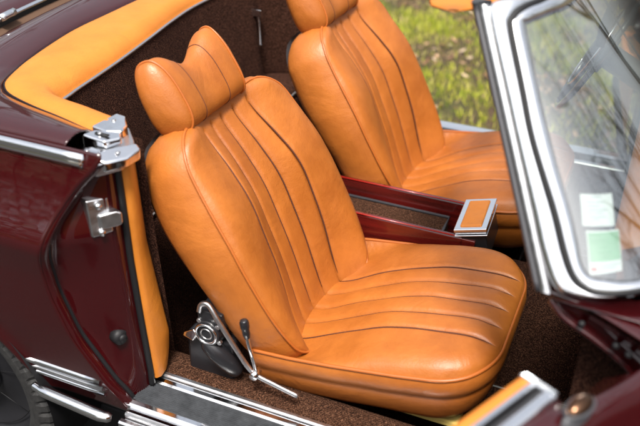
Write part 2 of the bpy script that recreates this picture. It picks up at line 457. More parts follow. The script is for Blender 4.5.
# seat belt reel
br = MB(); br.tube([(.165, -.60, .485), (.163, -.635, .488), (.161, -.668, .492)], [.036, .036, .032], 20)
br.box(.135, .20, -.66, -.60, .50, .55)
reel = br.build('seat_belt_reel', M['blackplastic'], car, bevel=.004)
b2 = MB(); b2.tube(cat([(.15, -.655, .46), (.178, -.655, .435), (.205, -.648, .405), (.225, -.64, .375)], 4), [.016, .020, .022, .023, .024, .024, .024, .024, .023, .022, .020, .018, .014], 12)
b2.build('reel_housing', M['blackplastic'], reel)
b3 = MB()
b3.tube([(.161 + .026 * math.cos(a), -.670, .492 + .026 * math.sin(a)) for a in np.linspace(0, 2 * math.pi, 28, endpoint=False)], .0035, 6, closed=True)
b3.build('reel_ring', M['chrome'], reel)
b4 = MB(); b4.prism([(.092, -.664, .462), (.122, -.668, .458), (.132, -.664, .478), (.120, -.658, .486), (.094, -.658, .470)], [(.092, -.656, .456), (.122, -.660, .452), (.132, -.656, .472), (.120, -.650, .480), (.094, -.650, .464)])
b4.build('belt_tongue', M['chrome'], reel, bevel=.003)
b5 = MB(); b5.tube([(.161 + .014 * math.cos(a), -.669, .492 + .014 * math.sin(a)) for a in np.linspace(0, 2 * math.pi, 24, endpoint=False)], .0018, 6, closed=True); b5.build('reel_ring', M['satin'], reel)
for a_, b_ in ((.188, .515), (.140, .520), (.190, .470)):
    b5 = MB(); b5.tube([(a_, -.655, b_), (a_, -.664, b_)], .006, 12); b5.build('reel_bolt', M['satin'], reel, bevel=.001)

# ---- body, near rear quarter
LIPZ = [.20, .347, .38, .414, .527, .655, .733, .828, .897, .935, .962]
LIPX = [.05, .024, .008, -.010, -.066, -.098, -.100, -.070, -.030, .004, .034]
def lipx(z): return interp(z, LIPZ, LIPX)
YZ = [.20, .30, .40, .55, .70, .755, .775, .80, .84, .88, .92, .955, .985]
YY = [-.74, -.80, -.828, -.848, -.860, -.869, -.873, -.865, -.841, -.822, -.8085, -.800, -.790]
def sy(z): return interp(z, YZ, YY)
def lips(z):   # smooth versions
    return np.mean([lipx(z + e) for e in (-.02, -.01, 0, .01, .02)])
def sys_(z): return np.mean([sy(z + e) for e in (-.012, -.006, 0, .006, .012)])
WX, WZ, WR = -.548, .222, .347
body = MB()
zs = np.linspace(.318, .985, 100)
for side in (-1, 1):
    Pa, Pb = [], []
    for z in zs:
        dz = z - WZ; ax = math.sqrt(max(0, WR * WR - dz * dz))
        bulge = lambda x: .010 * math.exp(-((math.hypot(x - WX, z - WZ) - WR) / .03) ** 2) if True else 0
        def yy(x): return side * (abs(sys_(z)) + bulge(x) - .05 * max(0, -x - .8) ** 1.5)
        xe = lips(z) if z < .966 else .034
        xa = WX + ax
        Pa.append([(x, yy(x), z) for x in xa + (xe - xa) * np.linspace(0, 1, 50)])
        xb = WX - ax
        Pb.append([(x, yy(x), z) for x in np.linspace(-1.9, xb, 40)])
    body.grid(Pa, flip=side > 0); body.grid(Pb, flip=side > 0)
    # arch flange inward
    arc = [(WX + WR * math.cos(a), WZ + WR * math.sin(a)) for a in np.linspace(0, math.pi, 50)]
    body.grid([[(x, side * (abs(sys_(z)) + .010 - k), z) for x, z in arc] for k in (0, .03)])
# deck : from side belt to cockpit rim outline and back to the lid
rim_o = [(-.052, -.694), (-.085, -.688), (-.166, -.665), (-.26, -.642), (-.345, -.613), (-.388, -.582), (-.412, -.547), (-.436, -.48), (-.452, -.421), (-.474, -.31), (-.49, -.191), (-.490, -.05), (-.487, .10),
         (-.476, .28), (-.452, .421), (-.412, .547), (-.345, .613), (-.166, .665), (-.085, .688), (-.052, .694)]
rim_i = [(-.040, -.616), (-.070, -.612), (-.14, -.596), (-.19, -.588), (-.23, -.577), (-.256, -.562), (-.269, -.545), (-.274, -.505), (-.279, -.469), (-.288, -.37), (-.300, -.256), (-.322, -.10), (-.345, .05),
         (-.358, .20), (-.35, .36), (-.32, .50), (-.25, .575), (-.14, .60), (-.070, .612), (-.040, .616)]
ro = cat([(x, y, .972) for x, y in rim_o], 5); ri = cat([(x, y, .968) for x, y in rim_i], 5)
def lidx(y): return -.655 + .17 * (y - .1) ** 2
outer = []
for i, p in enumerate(ro):
    x, y = p[0], p[1]
    if y < -.60: outer.append((x, -.790, .983))
    elif y > .60: outer.append((x, .790, .983))
    else: outer.append(None)
mids = [i for i, q in enumerate(outer) if q is None]
# corner goes out to the rear
for k, i in enumerate(mids):
    t = k / (len(mids) - 1)
    # walk : (-.35,-.79) -> (lid,-.79) -> lid line -> (lid,.79) -> (-.35,.79)
    if t < .22: s_ = t / .22; outer[i] = (-.36 + (lidx(-.79) - .0 + .36) * s_, -.790, .983)
    elif t > .78: s_ = (1 - t) / .22; outer[i] = (-.36 + (lidx(.79) + .36) * s_, .790, .983)
    else:
        y = -.79 + 1.58 * (t - .22) / .56; outer[i] = (lidx(y), y, .975)
P = []
for k in range(9):
    t = k / 8; row = []
    for a, b in zip(ro, outer):
        b = np.array(b); p = a * (1 - t) + b * t; p = p.copy()
        p[2] = .968 + (b[2] - .968) * t + .018 * math.sin(math.pi * t) ** .8 * (1 if t < 1 else 0)
        row.append(p)
    P.append(row)
body.grid(P)
# rear lid beyond the slot and flank shoulders
P = [[(lidx(y) - .055 - k * .12, y, .972 - .004 * k * k + .012 * (1 - (y / .8) ** 2)) for y in np.linspace(-.79, .79, 41)] for k in range(11)]
body.grid(P)
# front wings and cowl ahead of the windscreen
def basec(u): return np.array([.895 + .28 * math.sqrt(max(0, 1 - u ** 4)), .765 * u, .90])
us = [-math.cos(t) for t in np.linspace(0, math.pi, 61)]
P = []
for k in range(16):
    t = k / 15; row = []
    for u in us:
        b = basec(u)
        e = np.array([2.6, .84 * (u if abs(u) < .9 else u), .80])
        p = b * (1 - t) + e * t
        p[2] = .893 - .06 * t ** 1.5 + .03 * math.sin(math.pi * t) * (1 - u * u)
        if abs(u) > .98: p[1] = math.copysign(abs(p[1]), u)
        row.append(p)
    P.append(row)
body.grid(P)
F1 = [(.885, .752, .893), (.93, .757, .890), (.98, .769, .884), (1.045, .801, .880), (1.10, .825, .876), (1.3, .85, .865), (2.6, .84, .80)]
for side in (-1, 1):
    f1 = cat([(x, side * y, z) for x, y, z in F1], 8)
    inn = []
    for p in f1:      # meet cowl
        inn.append(np.array((p[0] + .02, p[1] - side * .07, p[2] + .006)))
    crown = [np.array((p[0], p[1] - side * .006, p[2] + .003)) for p in f1]
    body.grid([inn, crown, f1], flip=side > 0)
    outer_w = [np.array((max(p[0], 1.075) if p[0] > 1.0 else p[0], p[1], p[2])) for p in f1 if p[0] >= 1.07]
    body.grid([outer_w, [p + np.array((0, side * .02, -.08)) for p in outer_w], [p + np.array((0, side * .015, -.3)) for p in outer_w], [np.array((p[0], side * .80, .22)) for p in outer_w]], flip=side > 0)
bodyo = body.build('body', M['paint'], car)
mod = bodyo.modifiers.new('thick', 'SOLIDIFY'); mod.thickness = .003; mod.offset = -1

# slot in front of the lid, chrome strip on the lid, far panel seam
for nm, mt, pts, r_ in (('lid_chrome', M['chrome'], [(lidx(y) - .062, y, .985) for y in np.linspace(-.78, .78, 30)], .009),):
    t_ = MB(); t_.tube(pts, r_, 8, squash=.6); t_.build(nm, mt, bodyo)
t_ = MB(); t_.grid([[(lidx(y) + .002, y, .968) for y in np.linspace(-.785, .785, 30)], [(lidx(y) - .03, y, .955) for y in np.linspace(-.785, .785, 30)], [(lidx(y) - .058, y, .966) for y in np.linspace(-.785, .785, 30)]])
M['slot'] = plain('brown_canvas', (.07, .035, .018), .9); t_.build('roof_slot', M['slot'], bodyo)
t_ = MB(); t_.tube([(lidx(y) - .20, y, .982 + .0 * y) for y in np.linspace(-.78, .78, 30)], .0035, 6, squash=.4); t_.build('lid_seam', M['rubber'], bodyo)
t_ = MB(); t_.tube([(lidx(-.30 + a) - .052, -.24 + a, .997) for a in (-.02, 0, .02, .04)], .011, 8); t_.build('lid_catch', M['chrome'], bodyo)

# belt moulding (chrome)
for side in (-1, 1):
    t_ = MB()
    prof = [(0, .014), (.007, .012), (.011, .005), (.0085, .0015), (.0085, -.0015), (.011, -.005), (.008, -.012), (0, -.014)]
    t_.grid([[(x, side * (.800 + a - .05 * max(0, -x - .8) ** 1.5), .967 + b) for a, b in prof] for x in np.linspace(-1.85, -.003, 40)], flip=side < 0)
    t_.f.append(tuple(range(len(t_.v) - 8, len(t_.v))))
    t_.build('belt_moulding', M['chrome'], bodyo)

# cockpit rim leather
rim = MB(); P = []
for k in range(13):
    t = k / 12; P.append([a * (1 - t) + b * t + np.array((0, 0, .016 * math.sin(math.pi * min(1, t * 1.0)) ** .6 - .012 * max(0, t - .85) / .15)) for a, b in zip(ro, ri)])
P.append([b + (b - a) / np.linalg.norm(b - a) * .004 + np.array((0, 0, -.028)) for a, b in zip(ro, ri)])
rim.grid(P[::-1])
rimo = rim.build('cockpit_rim', M['leather_rim'], car)
t_ = MB(); t_.tube([b + (b - a) / np.linalg.norm(b - a) * .007 + np.array((0, 0, -.024)) for a, b in list(zip(ro, ri))[8:-8]], .0045, 8)
t_.build('rim_bead', M['satin'], rimo)
t_ = MB(); t_.tube([a + np.array((0, 0, .0)) for a in ro], .0022, 6); t_.build('rim_welt', M['rubber'], rimo)

# B post : chrome cap
def poly(pts, z1, z0, k=1.0):
    c = np.mean([p[:2] for p in pts], axis=0)
    q = MB(); q.prism([(p[0], p[1], z1 + (p[2] if len(p) > 2 else 0)) for p in pts], [(c[0] + (p[0] - c[0]) * k, c[1] + (p[1] - c[1]) * k, z0) for p in pts]); return q
cap = poly([(-.064, -.700), (-.050, -.618), (-.022, -.622), (.022, -.668), (.046, -.700), (.046, -.750), (.016, -.795), (-.024, -.792), (-.034, -.735)][::1], .958, .930, .95).build('post_cap', M['satin'], car, bevel=.003)
poly([(-.062, -.694), (-.052, -.620), (-.026, -.624), (.004, -.662), (.010, -.690), (-.02, -.703)], .986, .950).build('cap_plate', M['chrome'], cap, bevel=.005, seg=3)
poly([(-.050, -.742), (-.040, -.712), (.012, -.694, -.004), (.024, -.712, -.006), (.006, -.744, -.004)], .990, .955).build('cap_block', M['chrome'], cap, bevel=.005, seg=3)
poly([(-.030, -.792), (-.038, -.758), (-.020, -.748), (.004, -.752), (.002, -.786)], .972, .945).build('cap_foot', M['chrome'], cap, bevel=.005, seg=3)
poly([(.004, -.752), (.026, -.722), (.044, -.690, -.004), (.060, -.700, -.010), (.056, -.742, -.012), (.030, -.780, -.012), (.006, -.788, -.006)], .972, .936, .95).build('cap_nose', M['chrome'], cap, bevel=.006, seg=3)
for q_, r0 in (((-.016, -.772, .973), .006), ((-.018, -.724, .990), .0055), ((.034, -.742, .966), .006), ((-.034, -.655, .986), .005)):
    cp = MB(); cp.tube([q_, (q_[0], q_[1], q_[2] + .0028)], [r0, r0 * .8], 14); cp.build('cap_screw', M['satin'], cap, bevel=.0008)
q = MB(); q.box(-.028, .004, -.7275, -.7215, .9885, .9912); q.build('cap_slot', M['rubber'], cap)
# jamb (facing forward) between the lip and the leather post trim
TZ = [.34, .382, .529, .692, .844, .925, .96]; TX = [.045, .045, .036, .028, .026, .024, .02]
JR = M['paint']
for side in (-1, 1):
    jz = np.linspace(.318, .955, 60)
    jm = MB(); P = []
    for z in jz:
        l = lips(z); y0 = abs(sys_(z)); x1 = interp(z, TZ, TX)
        P.append([(l, side * y0, z), (l + .007, side * (y0 - .004), z), (l + .008, side * (y0 - .016), z), (l + .000, side * (y0 - .024), z), (l - .012, side * (y0 - .028), z),
                  (l + (x1 - l) * .35 - .012, side * (y0 - .045), z), (x1 - .022, side * .765, z), (x1 - .014, side * .745, z), (x1 - .012, side * .733, z)])
    jm.grid(P, flip=side < 0); jo = jm.build('door_jamb', JR, car)
    s1 = MB(); s1.tube([(interp(z, TZ, TX) - .006, side * .7285, z) for z in jz[2:]], .0075, 8); s1.build('door_seal', M['rubber'], jo)
    s1 = MB(); s1.tube([(lips(z) - .006, side * (abs(sys_(z)) - .031), z) for z in jz], .006, 8); s1.build('door_seal', M['rubber'], jo)
    # leather post trim
    tz = np.linspace(.36, .938, 40); P = []
    for z in tz:
        a = interp(z, TZ, TX); b = interp(z, [.36, .413, .46, .705, .903, .96], [.040, .046, .050, .014, .006, .006])
        yb = interp(z, [.36, .41, .5, .9], [.66, .655, .655, .652])
        P.append([(a - .01, side * .726, z), (a + .004, side * .7215, z), (a + .010, side * .712, z), ((a + b) / 2 + .010, side * (.715 + yb) / 2, z), (b + .006, side * (yb + .010), z), (b + .0, side * yb, z), (b - .03, side * (yb - .002), z)])
    tm = MB(); tm.grid(P, flip=side < 0); tm.build('post_trim', M['leather_rim'], car)
# striker plate
so = MB()
so.prism([(-.020, -.794, .868), (.008, -.758, .866), (.012, -.758, .784), (-.016, -.794, .780)], [(-.045, -.785, .868), (-.012, -.746, .866), (-.008, -.746, .784), (-.040, -.785, .780)])
sko = so.build('striker_plate', M['satin'], car, bevel=.004, seg=3)
so = MB()
so.prism([(-.002, -.784, .832), (.028, -.762, .838), (.036, -.752, .834), (.036, -.752, .806), (.028, -.762, .802), (-.001, -.784, .798)], [(-.02, -.776, .832), (.004, -.750, .838), (.012, -.742, .834), (.012, -.742, .806), (.004, -.750, .802), (-.018, -.776, .798)])
so.build('striker_claw', M['satin'], sko, bevel=.006, seg=4)
for z in (.855, .792):
    so = MB(); so.tube([(-.012, -.772, z), (.003, -.784, z)], .007, 12); so.build('striker_screw', M['chrome'], sko)
so = MB(); so.tube([(-.012, -.772, .512), (.010, -.778, .512)], .018, 16); so.tube([(.008, -.777, .512), (.016, -.780, .512)], .010, 12); so.build('door_buffer', M['rubber'], car)
so = MB(); so.tube(cat([(-.058, -.796, .690), (-.038, -.788, .700), (-.018, -.778, .716)], 4), .0032, 6, squash=.5); so.build('jamb_sliver', M['satin'], car)  # short pale slanted sliver on the jamb face

# ---- sills
for side in (-1, 1):
    zb = .34 if side < 0 else .415
    o_ = 0 if side < 0 else .01
    s1 = MB(); P = []
    prof = [(.722, .000)]
    k = 13
    for i in range(k):
        y = .722 + (.790 - .722) * (i + .5) / k; w = .0017
        prof += [(y - w, .000), (y - w * .4, .0022), (y + w * .4, .0022), (y + w, 0)]
    prof += [(.790, 0)]
    s1.grid([[(x, side * (y + o_), zb + z) for y, z in prof] for x in (.022, .30, .6, 1.04)], flip=side < 0)
    plate = s1.build('scuff_plate', M['ribbed'], car, smooth=False)
    def strip(name, y0, y1, zt, x0, x1, mat, par, hh=.007):
        m_ = MB(); pf = [(y0, zt - .01), (y0, zt + hh * .6), (y0 + (y1 - y0) * .25, zt + hh), (y0 + (y1 - y0) * .75, zt + hh), (y1, zt + hh * .5), (y1, zt - .012)]
        m_.grid([[(x, side * (y + o_), z) for y, z in pf] for x in (x0, (x0 + x1) / 2, x1)], flip=side < 0)
        m_.f.append(tuple(range(6))); m_.f.append(tuple(range(12, 18)))
        return m_.build(name, mat, par, smooth=False)
    strip('inner_strip', .700, .722, zb, .012, 1.04, M['chrome'], plate)
    strip('inner_lip', .684, .698, zb + .005, .012, 1.04, M['satin'], plate)
    strip('outer_strip', .790 if side < 0 else .775, .812 if side < 0 else .835, zb, .022, 1.04, M['chrome'] if side < 0 else M['frame'], plate, .008)  # far strip widened in brighter metal to stand for glare on the plate
    # chrome steps below the outer strip
    strip('step_strip', .816, .826, zb - .016, .026, 1.04, M['satin'], plate)
    strip('step_strip', .828, .846, zb - .028, .020, 1.06, M['chrome'], plate)
    m_ = MB(); m_.box(.018, 1.06, *(sorted((side * (.70 + o_), side * (.826 + o_)))), .15, zb - .030); m_.build('sill_body', M['paint'], car, bevel=.006)
    m_ = MB(); ys_ = np.linspace(.60, .686, 8)
    m_.grid([[(x, side * (y + o_), zb + .004 + .008 * math.sin(math.pi * (y - .60) / .086) ** .5 if .601 < y < .685 else zb + .0) for y in ys_] for x in np.linspace(-.06, 1.04, 60)], flip=side < 0)
    m_.grid([[(x, side * (.601 + o_), zb + .001) for x in np.linspace(-.06, 1.04, 20)], [(x, side * .598, .14) for x in np.linspace(-.06, 1.04, 20)]], flip=side > 0)
    m_.build('sill_carpet', M['carpet2'], car)
m_ = MB(); m_.box(-.20, 1.3, -.66, .66, .04, .125); m_.build('underbody', M['rubber'], car, bevel=.01)
for y0, y1 in ((-.79, -.62), (.62, .79)):
    m_ = MB(); m_.box(-.20, .012, y0, y1, .296, .322); m_.build('wing_floor', M['rubber'], car, bevel=.005)
# quarter panel chrome strips behind the door
q1 = MB()
for dz, r_, mt in ((0, 0, 0),): pass
def xstrip(name, x0, x1, z0, z1, mat, y, par, tip=0, dzx=0):
    m_ = MB(); H = z1 - z0
    pf = [(0, 0), (.010, .1 * H), (.013, .35 * H), (.013, .65 * H), (.010, .9 * H), (0, H)]
    xs = np.linspace(x0, x1, 6)
    m_.grid([[(x, -(y + a), z0 + dzx * (x - x0) + b) for a, b in pf] for x in xs], flip=False)
    m_.f.append(tuple(range(6))[::-1]); m_.f.append(tuple(range(30, 36)))
    return m_.build(name, mat, par, smooth=True)
qs = xstrip('quarter_trim', -.235, -.024, .400, .420, M['chrome'], .826, car)
xstrip('trim_insert', -.238, -.022, .383, .398, M['satin'], .822, qs)
xstrip('trim_lower', -.241, -.020, .366, .381, M['chrome'], .820, qs)
m_ = MB(); m_.tube(cat([(-.215, -.846, .342), (-.18, -.852, .341), (-.09, -.855, .337), (-.02, -.855, .331), (.006, -.848, .329)], 4), [.010] * 4 + [.0145] * 9 + [.013] * 2 + [.010, .008], 10)
m_.build('lower_bar', M['chrome'], qs)

# ---- rear wheel
TX_ = WX + .016
def lathe(name, prof, mat, par, n=96, cx=TX_, cz=WZ):
    m_ = MB(); m_.grid([[(cx + r_ * math.cos(a), y, cz + r_ * math.sin(a)) for a in np.linspace(0, 2 * math.pi, n, endpoint=False)] for r_, y in prof], closed_j=True)
    return m_.build(name, mat, par)
wheel = lathe('rear_wheel', [(.02, -.755), (.07, -.760), (.10, -.752), (.13, -.735), (.19, -.725), (.225, -.745), (.238, -.765)], M['blackplastic'], car)
ty = MB()
prof = [(.236, -.79), (.240, -.808), (.250, -.818), (.268, -.826), (.285, -.828), (.300, -.826), (.312, -.820), (.318, -.812), (.322, -.800)]
tn = 216
P = []
for r_, y in prof:
    row = []
    for i in range(tn):
        g = 0
        if r_ > .297: g = -.0035 if i % 4 == 0 else 0
        a = 2 * math.pi * i / tn; row.append((TX_ + (r_ + .004 + g) * math.cos(a), y - g, WZ + (r_ + .004 + g) * math.sin(a)))
    P.append(row)
trd = [(.327, -.790, 1), (.329, -.762, 1), (.317, -.755, 0), (.317, -.750, 0), (.325, -.748, 1), (.326, -.728, 1), (.319, -.725, 0), (.319, -.720, 0), (.327, -.717, 1), (.327, -.693, 1), (.319, -.690, 0), (.319, -.686, 0), (.326, -.683, 1), (.325, -.665, 1), (.318, -.662, 0), (.318, -.657, 0), (.323, -.653, 1), (.320, -.63, 1), (.30, -.615, 0), (.24, -.62, 0)]
for k, (r_, y, tt) in enumerate(trd):
    row = []
    for i in range(tn):
        g = -.0035 if (tt and (i + (k // 4) * 1) % 4 == 0) else 0
        a = 2 * math.pi * (i + .35 * ((y + .7) * 60)) / tn * 1.0 if False else 2 * math.pi * i / tn
        row.append((TX_ + (r_ + .004 + g) * math.cos(a), y, WZ + (r_ + .004 + g) * math.sin(a)))
    P.append(row)
ty.grid(P, closed_j=True); ty.build('tyre', M['tyre'], wheel, smooth=False)
m_ = MB()
for r_, y, q in ((.236, -.772, .004), (.205, -.748, .0018), (.105, -.757, .003)):
    m_.tube([(TX_ + r_ * math.cos(a), y, WZ + r_ * math.sin(a)) for a in np.linspace(0, 2 * math.pi, 80, endpoint=False)], q, 6, closed=True)
for k in range(8):
    a = 2 * math.pi * k / 8 + .1; m_.tube([(TX_ + .11 * math.cos(a), -.752, WZ + .11 * math.sin(a)), (TX_ + .205 * math.cos(a), -.738, WZ + .205 * math.sin(a))], .0012, 4)
m_.build('wheel_trim', M['rubber'], wheel)
m_ = MB(); m_.grid([[(WX + .37 * math.cos(a), y, WZ + .37 * math.sin(a)) for a in np.linspace(-.3, math.pi + .3, 40)] for y in (-.845, -.56)]); m_.grid([[(WX + r_ * math.cos(a), -.56, WZ + r_ * math.sin(a)) for a in np.linspace(-.3, math.pi + .3, 40)] for r_ in (.37, .01)])
m_.build('wheel_well', M['rubber'], car)

# ---- interior carpets
ci = MB()
# rear bulkhead under the rim, parcel shelf, drop behind the seats
inner = [b + (b - a) / np.linalg.norm(b - a) * .006 + np.array((0, 0, -.02)) for a, b in zip(ro, ri)]
low = []
for p in inner:
    q = p.copy(); q[2] = .62; q[0] = p[0] + (.05 if abs(p[1]) < .5 else 0); q[1] = p[1] * .985; low.append(q)
ci.grid([inner, [a * .5 + b * .5 for a, b in zip(inner, low)], low])
ci.grid([[(x, y, .62 + .004 * math.sin(y * 9)) for y in np.linspace(-.66, .66, 30)] for x in (-.42, -.30, -.20, -.13)])
ci.grid([[(x, y, z) for y in np.linspace(-.66, .66, 30)] for x, z in ((-.13, .62), (-.115, .612), (-.10, .59), (-.06, .30), (-.03, .15))])
cio = ci.build('rear_carpet', M['carpet'], car)
t_ = MB(); t_.tube(cat([(-.112, y, .622) for y in (-.585, -.3, .0, .36)] + [(-.11, .42, .622), (-.09, .445, .612), (-.04, .455, .60)], 5), .0035, 6); t_.build('shelf_binding', M['binding'], cio)
# side linings behind the post trims
for side in (-1, 1):
    ci = MB()
    ci.grid([[(x, side * y, z) for x in np.linspace(-.40, .03, 6)] for y, z in ((.652, .955), (.640, .70), (.615, .40), (.60, .14))], flip=side > 0)
    ci.build('side_lining', M['carpet'], car)
    ci = MB()     # footwell kick panel
    ci.grid([[(x, side * y, z) for x in (.96, 1.05, 1.2, 1.45)] for y, z in ((.70, .86), (.69, .6), (.66, .3), (.60, .13))], flip=side < 0)
    ci.build('kick_panel', M['carpet'], car)
# floor, tunnel, toe board
fl = MB()
fl.grid([[(x, y, .14 + .25 * sstep(1.05, 1.5, x)) for y in np.linspace(-.62, .62, 24)] for x in np.linspace(-.06, 1.5, 40)], flip=True)
tun = []
for x in np.linspace(-.05, 1.5, 30):
    tt = [(-.165, .13), (-.15, .25), (-.125, .355), (-.09, .385), (0, .39), (.09, .385), (.125, .355), (.15, .25), (.165, .13)]
    tun.append([(x, y, z + .10 * sstep(1.0, 1.5, x)) for y, z in tt])
fl.grid(tun, flip=True)
fl.grid([[(1.5, y, z) for y in np.linspace(-.7, .7, 8)] for z in (.1, .95)])
flo = fl.build('floor_carpet', M['carpet'], car)
for sy_ in (-.375, .375):
    mt = MB()
    cor = [(.70, sy_ - .20), (.70, sy_ + .185), (1.12, sy_ + .185), (1.12, sy_ - .20)]
    ring_ = []
    for (cx, cy), (a0) in zip([(.74, sy_ - .16), (.74, sy_ + .145), (1.08, sy_ + .145), (1.08, sy_ - .16)], (180, 90, 0, -90)):
        for k in range(7):
            a = R(a0 + 0 - 0) if False else R({180: 270 - 15 * k, 90: 180 - 15 * k, 0: 90 - 15 * k, -90: 0 - 15 * k}[a0]); ring_.append((cx + .04 * math.cos(a), cy + .04 * math.sin(a)))
    zf = lambda x: .152 + .25 * sstep(1.05, 1.5, x)
    mt.prism([(x, y, zf(x)) for x, y in ring_], [(x, y, zf(x) - .01) for x, y in ring_]); mo = mt.build('floor_mat', M['carpet'], car, smooth=False)
    mt = MB(); mt.tube([(x, y, zf(x)) for x, y in ring_], .0032, 6, closed=True); mt.build('mat_binding', M['binding'], mo)
# latch lever on the rear wall
hk = MB(); hk.tube([(-.285, .49, .845), (-.28, .488, .82), (-.272, .478, .775), (-.268, .472, .745)], [.006, .0055, .005, .007], 8); hk.box(-.31, -.272, .484, .502, .838, .862); hk.build('release_lever', M['chrome'], car, bevel=.002)

# ---- centre console
co = MB()
for y0, y1 in ((-.088, -.070), (.086, .104)):
    P = []
    for x in np.linspace(.10, .605, 12):
        z = .532
        P.append([(x, y0, .385), (x, y0, z - .006), (x, y0 + .003, z - .001), (x, y1 - .003, z - .001), (x, y1, z - .006), (x, y1, .385)])
    co.grid(P); n_ = len(co.v); co.f.append(tuple(range(n_ - 6, n_)))
co.box(.600, .640, -.088, .104, .385, .528)
con = co.build('centre_console', M['wood'], car, smooth=False, bevel=.002)
t_ = MB()
for y in (-.087, .087): t_.tube([(.12, y, .5325), (.60, y, .5325)], .0024, 6)
M['red_edge'] = plain('red_edge', (.26, .010, .006), .3, 0, .5); t_.build('rail_edge', M['red_edge'], con)
t_ = MB(); t_.box(.10, .530, -.052, .070, .44, .485); t_.build('tray_carpet', M['carpet2'], con, bevel=.006)
t_ = MB(); t_.tube([(.10, -.053, .486), (.530, -.053, .486), (.532, .0, .486), (.530, .071, .486), (.10, .071, .486)], .005, 6); t_.build('tray_binding', M['dkgrey'], con)
# ashtray lid : chrome frame with leather insert
T = Matrix.Translation((.618, -.002, .556)) @ Matrix.Rotation(R(-14), 4, 'Y') @ Matrix.Rotation(R(4), 4, 'Z')
a_ = MB(); a_.box(-.044, .044, -.088, .088, -.016, -.012, T); a_.box(-.042, .042, -.086, .086, -.010, -.006, T); a_.box(-.044, .044, -.088, .088, -.004, .006, T)
lid = a_.build('ashtray_lid', M['chrome'], con, bevel=.0042, seg=4)
a_ = MB(); a_.box(-.029, .029, -.072, .072, .002, .0105, T); 
lid_in = a_.build('lid_insert', M['leather_rim'], con, bevel=.004, seg=4)
a_ = MB(); a_.box(-.038, .038, -.080, .080, -.09, -.018, T); a_.build('ashtray_body', M['blackplastic'], con, smooth=False, bevel=.003)

# ---- windscreen
def SW(th, v, e=0):
    def f(th, v):
        u = -math.cos(th); w = math.sqrt(max(0, 1 - u ** 4)); us = u
        b = np.array([.895 + .28 * w, .765 * us, .90]); t = np.array([.69 + .10 * w, .555 * us, 1.30 + .02 * (1 - u * u)])
        return b * (1 - v) + t * v
    p = f(th, v)
    if e:
        th_ = min(max(th, .02), math.pi - .02)
        a = f(th_ + .01, v) - f(th_ - .01, v); b = f(th_, v + .01) - f(th_, v - .01)
        n_ = np.cross(a, b); n_ /= np.linalg.norm(n_)
        if n_[0] < 0 and abs(u_ := math.cos(th_)) < .8: n_ = -n_
        p = p + n_ * e
    return p
# test orientation once: normal must point outwards (+x in the middle)
o15 = [(1.571, 0), (.9, 0), (.38, .013), (.245, .007), (.126, .008), (.03, .02), (0, .14), (0, .3), (0, .55), (0, .7), (0, .93), (.05, 1.0), (.25, 1.02), (.6, 1.02), (1.571, 1.02)]
s15 = [(1.571, .012), (.9, .015), (.38, .0196), (.22, .021), (.154, .036), (.119, .077), (.11, .156), (.115, .3), (.104, .534), (.125, .68), (.173, .905), (.233, .951), (.368, .975), (.6, .975), (1.571, .975)]
g15 = [(1.571, .05), (.9, .052), (.4, .053), (.255, .067), (.192, .079), (.17, .12), (.18, .19), (.195, .3), (.204, .477), (.235, .68), (.311, .907), (.39, .928), (.58, .926), (.846, .91), (1.571, .91)]
def loop(L):
    near = cat(L, 8); far = [np.array((math.pi - p[0], p[1])) for p in near[::-1]]
    return near[:-1] + far[:-1]
LO, LS, LG = loop(o15), loop(s15), loop(g15)
def lerp2(a, b, t): return a * (1 - t) + b * t
def outn(q):   # outward normal sign helper
    return SW(q[0], q[1], 1) - SW(q[0], q[1], 0)
sgn = 1 if outn((1.571, .5))[0] > 0 else -1
def W(q, e): return SW(float(q[0]), float(q[1]), sgn * e)
band = [(0, 0, -.03), (0, 0, -.004), (0, .02, .003), (0, .08, .0065), (0, .35, .0085), (0, .7, .0080), (0, .94, .0055), (0, .985, .000)]
wf = MB(); P = []
for _, t, e in band: P.append([W(lerp2(a, b, t), e) for a, b in zip(LO, LS)])
band2 = [(0, .0), (.06, .0055), (.2, .0085), (.55, .0085), (.88, .005), (1, .001), (1.0, -.006), (.6, -.022), (0, -.026)]
for t, e in band2: P.append([W(lerp2(a, b, max(.02, t)), e) for a, b in zip(LS, LG)])
P.append(P[0])
wf.grid(P, closed_j=True)
# glass first so that it can be the windscreen part
gm = MB(); ths = np.linspace(.15, math.pi - .15, 60); vs = np.linspace(.035, .95, 16)
gm.grid([[W((t, v), .0025) for v in vs] for t in ths]); gm.grid([[W((t, v), -.0025) for v in vs] for t in ths], flip=True)
wso = gm.build('windscreen', M['glass'], car)
wf.build('windscreen_frame', M['frame'], wso)
t_ = MB(); t_.tube([W(p, .006) for p in LS], .0048, 8, closed=True)
t_.build('frame_seal', M['rubber'], wso)
t_ = MB(); t_.tube([W(p, -.001) for p in LG], .0035, 8, closed=True); t_.build('glass_gasket', M['rubber'], wso)
